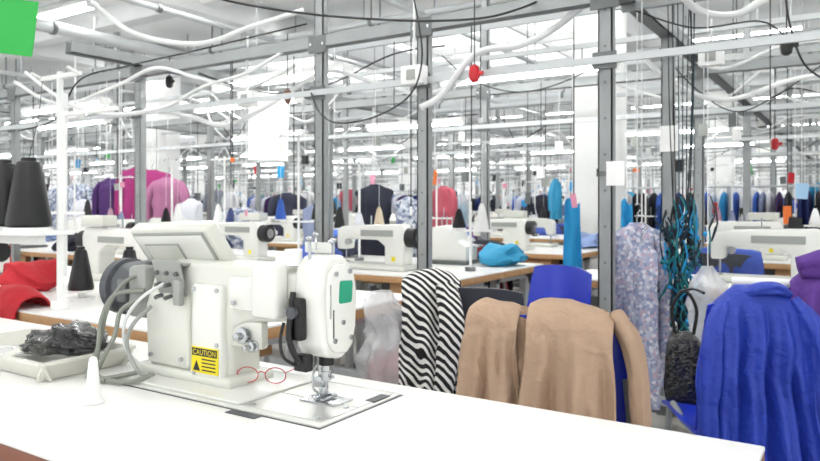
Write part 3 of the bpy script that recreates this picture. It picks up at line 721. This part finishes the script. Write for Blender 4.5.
b.cyl((q.x, q.y, TZ), (q.x, q.y, 1.62), .012, WHT, seg=10); b.box((q.x+.18, q.y, 1.6), (.5, .02, .02), WHT); b.box((q.x, q.y, 1.1), (.3, .03, .014), WHT)
b.cyl((q.x, q.y, .0), (q.x, q.y, TZ), .012, WHT, seg=10); b.cyl((q.x, q.y, 0), (q.x, q.y, .02), .12, GALD, seg=16)
b.obj('thread_stand')
b = B(); g = at(-1.24, 2.15)
b.box((g.x, g.y, 1.69), (.18, .003, .17), CARDG, rot=(0, .12, math.radians(33)))
b.cyl((g.x, g.y, 1.77), (g.x+.0, g.y, 2.13), .002, WCAB, seg=5); b.obj('green_card')
# ------------------------------------------------------------------ chairs and garments
def chair_at(p, rz, m, name='factory_chair', wf=1):
    b = B(); add_chair(b, m, wf); return b.obj(name, (p[0], p[1], 0), rz)
def loc_drape(name, p, rz, fn):
    b = B(); fn(b); return b.obj(name, (p[0], p[1], 0), rz, sharp=80)
p = at(.36, 1.76); rz = math.radians(14); off = Matrix.Rotation(rz, 3, 'Z') @ Vector((0, .2, 0)); cp = (p.x+off.x, p.y+off.y)
chair_at(cp, rz, BLUEP, wf=.93)
def f(b):
    b.drape((-.035, -.215), .335, .885, .32, .2, .085, BEIGE2, seed=1.3, amp=.024, flare=.05, sag=.012, freq=2.6, nu=90, nv=80, crease=.6, vert=1.8)
    b.drape((.05, -.225), .20, .900, .35, .12, .15, BEIGE, seed=7.4, amp=.022, flare=.25, sag=.02, freq=2.2, nu=60, nv=70, crease=.6, slope=.008, vert=1.8)
    b.drape((-.14, -.22), .13, .895, .25, .12, .12, BEIGE, seed=4.9, amp=.018, flare=.3, sag=.02, freq=1.8, nu=50, nv=60, crease=.6, slope=.0, skew=-.02, vert=1.8)
    b.loft([(.15, -.225, .875), (.185, -.255, .82), (.205, -.27, .72), (.21, -.27, .6), (.205, -.26, .52)], [(.02, .025), (.024, .04), (.022, .04), (.02, .04), (.018, .035)], BEIGE, seg=24, folds=4, amp=.12, seed=2, crease=.1, sub=8)
loc_drape('beige_jacket', cp, rz, f)
p = at(.085, 2.36); rz = math.radians(25); off = Matrix.Rotation(rz, 3, 'Z') @ Vector((.1, .2, 0)); cp = (p.x+off.x, p.y+off.y)
chair_at(cp, rz, mat('grey_plastic', '34363E', .5))
def f(b):
    b.drape((-.11, -.215), .19, .92, .42, .2, .10, STRIPE, seed=2.2, amp=.022, flare=.05, sag=.03, freq=1.5, nu=60, nv=80, crease=.6)
    b.loft([(-.06, -.27, .88), (-.035, -.3, .78), (-.05, -.3, .62), (-.07, -.29, .5)], [(.03, .03), (.04, .035), (.035, .03), (.03, .03)], STRIPE, seg=24, folds=3, amp=.12, crease=.08, sub=8)
loc_drape('striped_cardigan', cp, rz, f)
p = at(.47, 3.0); chair_at((p.x, p.y), math.radians(150), BLUEP)
b = B(); q = at(.06, 2.74)
b.box((q.x, q.y, .52), (.42, .38, .07), RED, bev=.025, seg=4, rot=(0, 0, .5))
for sx in (-1, 1):
    for sy in (-1, 1): b.cyl((q.x+sx*.13, q.y+sy*.13, .495), (q.x+sx*.16, q.y+sy*.16, 0), .012, GALV, seg=8)
b.obj('red_stool')
p = at(1.01, 2.05); rz = math.radians(28); off = Matrix.Rotation(rz, 3, 'Z') @ Vector((0, .2, 0)); cp = (p.x+off.x, p.y+off.y)
chair_at(cp, rz, BLUEP, wf=.75)
def f(b):
    b.drape((-.01, -.225), .24, .905, .58, .35, .085, BLUEJ, seed=3.3, amp=.026, flare=.33, sag=.07, hem=.03, freq=3.2, nu=110, nv=110, crease=.7, vert=2.4)
    b.loft([(.085, -.235, .865), (.125, -.265, .79), (.15, -.28, .66), (.16, -.275, .5), (.16, -.27, .36)], [(.02, .03), (.032, .035), (.034, .032), (.034, .03), (.03, .028)], BLUEJ, seg=40, folds=4, amp=.12, seed=1, crease=.09, sub=10)
    b.loft([(-.10, -.235, .855), (-.135, -.26, .78), (-.155, -.275, .64), (-.155, -.27, .48)], [(.02, .03), (.03, .032), (.03, .03), (.026, .028)], BLUEJ, seg=40, folds=4, amp=.12, seed=4, crease=.09, sub=10)
    b.loft([(-.06, -.24, .885), (-.01, -.25, .9), (.04, -.245, .9), (.08, -.235, .88)], [(.015, .01), (.04, .02), (.04, .02), (.015, .01)], BLUEJ, seg=26, side=(0, 1, 0), folds=3, amp=.15, seed=7, crease=.12)
loc_drape('blue_jacket', cp, rz, f)
b = B(); q = at(.96, 2.45)
b.loft([(q.x, q.y, .70), (q.x, q.y, .66), (q.x, q.y, .56), (q.x, q.y, .46), (q.x, q.y, .42)], [(.02, .02), (.055, .035), (.065, .05), (.06, .045), (.03, .02)], BKG, seg=22, folds=3, amp=.1)
b.tube([(q.x-.03, q.y, .69), (q.x-.04, q.y, .78), (q.x, q.y, .84), (q.x+.04, q.y, .78), (q.x+.03, q.y, .69)], .006, BK, seg=6)
b.tube([(q.x, q.y, .84), (q.x+.05, q.y-.1, .86), (q.x+.1, q.y-.2, .86)], .005, BK, seg=6)
b.obj('black_backpack')
b = B(); a0 = at(1.08, 2.35, .885); a1 = at(1.75, 2.05, .885)
b.cyl(a0, a1, .014, WHT, seg=10)
d = (a1-a0).normalized(); nrm = Vector((-d.y, d.x, 0))
for t in (.05, .97):
    c = a0.lerp(a1, t); b.cyl((c.x, c.y, .885), (c.x+nrm.x*.18, c.y+nrm.y*.18, 0), .011, WHT, seg=8); b.cyl((c.x, c.y, .885), (c.x-nrm.x*.18, c.y-nrm.y*.18, 0), .011, WHT, seg=8)
b.obj('garment_rail')
ang = math.atan2(d.y, d.x)
def f(b):
    b.drape((0, 0), .25, .945, .30, .25, .1, PURP, seed=5, amp=.025, freq=2, flare=.05, sag=.05)
    b.loft([(-.1, -.04, .94), (0, -.03, .96), (.1, -.04, .945)], [(.03, .03), (.06, .045), (.03, .03)], PURP, side=(0, 1, 0), seg=18, folds=3, amp=.2, crease=.1)
c = a0.lerp(a1, .4); loc_drape('purple_fleece', (c.x, c.y), ang, f)
def f(b): b.drape((0, 0), .2, .92, .5, .3, .05, NAVY, seed=8, amp=.02, freq=2)
c = a0.lerp(a1, .83); loc_drape('navy_garment', (c.x, c.y), ang, f)
def f(b): b.drape((0, -.2), .42, .93, .5, .3, .09, RED, seed=9, amp=.02, freq=2)
chair_at((-5.0, 2.62), 0, CHRND); loc_drape('red_jacket', (-5.0, 2.62), 0, f)
def f(b): b.drape((0, 0), .26, .85, .36, .02, .13, RED, seed=6, amp=.018, freq=2, flare=.05, sag=.03, nu=50, nv=50)
loc_drape('red_shirt', (-2.54, 1.325), 0, f)
b = B(); q = at(-.10, 2.43)
b.loft([(q.x, q.y, .84), (q.x, q.y, .79), (q.x+.03, q.y, .70), (q.x+.03, q.y-.02, .58), (q.x+.02, q.y, .53)], [(.03, .05), (.04, .09), (.07, .10), (.075, .09), (.03, .04)], POLY, seg=40, folds=6, amp=.14, crease=.14, sub=8); b.obj('clear_polybag')
b = B(); q = at(1.17, 2.75)
b.loft([(q.x, q.y, .9), (q.x, q.y, .82), (q.x, q.y, .7), (q.x, q.y, .58)], [(.02, .02), (.06, .05), (.075, .05), (.04, .03)], POLY, seg=40, folds=6, amp=.14, crease=.14, sub=8); b.cyl((q.x, q.y, .9), (q.x, q.y, 2.0), .002, WCAB, seg=4); b.obj('clear_polybag')
b = B(); b.bb(-.93, -.5, 3.19, 3.22, 2.02, 2.05, GALV); b.obj('rack_arm')
b = B(); hshirt(b, (-.86, 3.2, 1.06), .21, .72, FLORAL, seed=2, dep=.05); b.cyl((-.86, 3.2, 1.14), (-.86, 3.2, 2.03), .003, WCAB, seg=5); b.obj('floral_shirt', sharp=80)
b = B(); hshirt(b, (-.80, 3.05, .98), .14, .7, FLORAL, seed=5, dep=.04, sleeves=False); b.cyl((-.80, 3.05, 1.06), (-.80, 3.05, 2.03), .003, WCAB, seg=5)
b.bb(-.93, -.78, 3.04, 3.06, 2.03, 2.05, GALV); b.obj('floral_shirt', sharp=80)
b = B()
for i in range(170):
    x = -.67+R.gauss(0, .045); y = 3.2+R.gauss(0, .03); z = R.uniform(.68, 1.18); m = R.choice([TEAL, TEALD, TEALD, TEAL, CYAN, CABLE])
    L = R.uniform(.08, .18); dx = R.uniform(-.03, .03)
    b.tube([(x, y, z), (x+dx, y, z-L*.5), (x-dx, y+.01, z-L), (x+dx*.5, y, z-L*.6)], R.uniform(.0025, .005), m, seg=5, sub=3)
    if i % 3 == 0: b.sphere((x-dx, y-.01, z-L), .011, R.choice([TEAL, CYAN, TEALD, WHT]), seg=8, rings=5)
for i in range(9):
    x = -.67+R.uniform(-.06, .06); b.tube([(x, 3.2, 2.03), (x+R.uniform(-.01, .01), 3.2, 1.6), (-.67+(x+.67)*.6, 3.2, 1.1)], .0025, CABLE if i % 2 else TEALD, seg=5, sub=4)
b.obj('teal_lanyard_bundle')
def hang_strip(name, p, w, z0, z1, m, seed=0):
    b = B(); b.sheet(lambda a, t: ((a-.5)*w*(.7+.3*t), .02*math.sin(a*9+seed+t*2)*(.3+t)+.01*noise.noise(Vector((a*4, t*8, seed))), z0+(z1-z0)*t+.02*math.sin(a*6)), 20, 30, m, .004)
    b.cyl((0, 0, z0), (0, 0, 2.06), .003, WCAB, seg=4); b.obj(name, (p[0], p[1], 0), math.radians(33), sharp=80)
hang_strip('cyan_cloth', at(.94, 4.05), .12, 1.16, .5, CYAN)
hang_strip('cyan_cloth', at(1.3, 4.2), .09, 1.16, .8, CYAN, 3)
b = B(); hshirt(b, (0, 0, 0), .24, .68, NAVY, seed=3, dep=.05, sleeves=False); b.cyl((0, 0, .08), (0, 0, .84), .003, WCAB, seg=4)
b.obj('dark_jacket', (-2.98, 4.12, 1.29), math.radians(30), sharp=80)
b = B(); hshirt(b, (0, 0, 0), .2, .58, PLAID, seed=6, dep=.05, sleeves=False); b.cyl((0, 0, .08), (0, 0, .93), .003, WCAB, seg=4)
b.obj('plaid_shirt', (-2.73, 4.18, 1.2), math.radians(30), sharp=80)
for i, (dx, dz, w, m) in enumerate(((-.2, 0, .34, MAG), (.12, -.04, .36, MAG), (.45, -.12, .3, MAG2), (-.62, -.1, .26, CM[6]), (-1.0, -.15, .3, PLAID))):
    b = B(); hshirt(b, (0, 0, 0), w, .6, m, seed=i*2+1, dep=.07, sleeves=i != 1); b.cyl((0, 0, .08), (0, 0, 2.13-1.52-dz), .003, WCAB, seg=4)
    b.obj('magenta_blouse' if i < 3 else 'hanging_blouse', (-5.92+dx*1.1, 4.42-.1*(i % 3), 1.52+dz), .4, sharp=80)
b = B(); hshirt(b, (0, 0, 0), .3, .5, PLAID, seed=9, dep=.07); b.cyl((0, 0, .08), (0, 0, 1.02), .003, WCAB, seg=4); b.obj('plaid_shirt', (-4.6, 4.36, 1.12), .5, sharp=80)
for i, (x, z, w, L, m) in enumerate(((-7.3, 1.35, .3, .5, PLAID), (-7.8, 1.3, .26, .5, NAVY), (-6.9, 1.2, .2, .4, CM[3]), (-3.7, 1.15, .2, .36, CM[5]), (-8.3, 1.3, .3, .5, CM[2]), (-5.2, 1.2, .22, .4, CM[3]))):
    b = B(); hshirt(b, (0, 0, 0), w, L, m, seed=i*1.3, dep=.06, sleeves=i % 2 == 0); b.cyl((0, 0, .08), (0, 0, 2.13-z), .003, WCAB, seg=4)
    b.obj('hanging_blouse', (x, 4.3, z), .3+.1*i, sharp=80)
b = B(); q = at(-1.05, 5.2)
b.box((q.x, q.y, 1.68), (.3, .01, .42), PAPER, rot=(0, .03, .5)); b.box((q.x+.06, q.y-.05, 1.72), (.14, .01, .5), PAPER, rot=(0, -.02, .6)); b.cyl((q.x, q.y, 1.88), (q.x, q.y, 2.14), .003, WCAB, seg=4)
b.obj('hanging_paper_sheets')
b = B(); b.box((-.86, 2.87, 1.27), (.075, .003, .1), PAPER); b.box((-.905, 2.872, 1.27), (.05, .002, .02), GALD); b.obj('notice_paper')
b = B(); b.box((-.89, 3.945, 1.5), (.1, .003, .14), PAPER); b.obj('notice_paper')
def pulley(p, m):
    b = B(); b.lathe([(.01, -.04), (.022, -.03), (.026, 0), (.022, .03), (.01, .04)], (0, 0, 0), m, seg=16); b.cyl((0, 0, .04), (0, 0, max(.06, 2.12-p[2])), .003, CABLE, seg=5)
    b.box((.03, 0, .0), (.03, .015, .02), m, bev=.004); b.obj('hanging_socket', tuple(p))
pulley(at(.29, 3.15, 1.73), REDP); pulley(at(-.7, 4.0, 1.76), mat('brown_socket', '6A4A40', .5)); pulley(at(1.56, 2.9, 1.80), BK); pulley(at(-1.58, 4.6, 1.95), BK)
pulley(at(2.1, 5.1, 1.5), BK)
pulley(at(2.45, 4.7, 1.55), REDP)
for q in ((.02, 3.35, 1.76), (-.95, 4.1, 1.76), (1.55, 3.6, 1.9), (-2.2, 4.6, 1.75)):
    c = at(*q); b = B(); b.box((0, 0, 0), (.12, .06, .09), WHT, bev=.006); b.box((0, -.032, 0), (.05, .006, .05), MG, bev=.002); b.cyl((0, 0, .04), (0, 0, max(.06, 2.13-c.z)), .006, WCAB, seg=6)
    b.obj('power_socket_box', tuple(c))
# ------------------------------------------------------------------ light and camera
w = bpy.data.worlds.new('World'); scene.world = w; w.use_nodes = True
bg = w.node_tree.nodes['Background']; bg.inputs[0].default_value = (.98, .99, 1, 1); bg.inputs[1].default_value = 1.5
cam = bpy.data.cameras.new('Camera'); co = bpy.data.objects.new('Camera', cam); scene.collection.objects.link(co)
cam.sensor_width = 36; cam.lens = 700/820*36; cam.shift_y = -25.5/820; cam.clip_start = .05; cam.clip_end = 100
cam.dof.use_dof = True; cam.dof.focus_distance = 1.45; cam.dof.aperture_fstop = 7.1
co.location = (0, 0, 1.14); co.rotation_euler = (math.pi/2, 0, math.radians(33.03)); scene.camera = co
scene.view_settings.view_transform = 'Standard'; scene.view_settings.look = 'None'; scene.view_settings.exposure = .08
print('objects', len(bpy.data.objects))
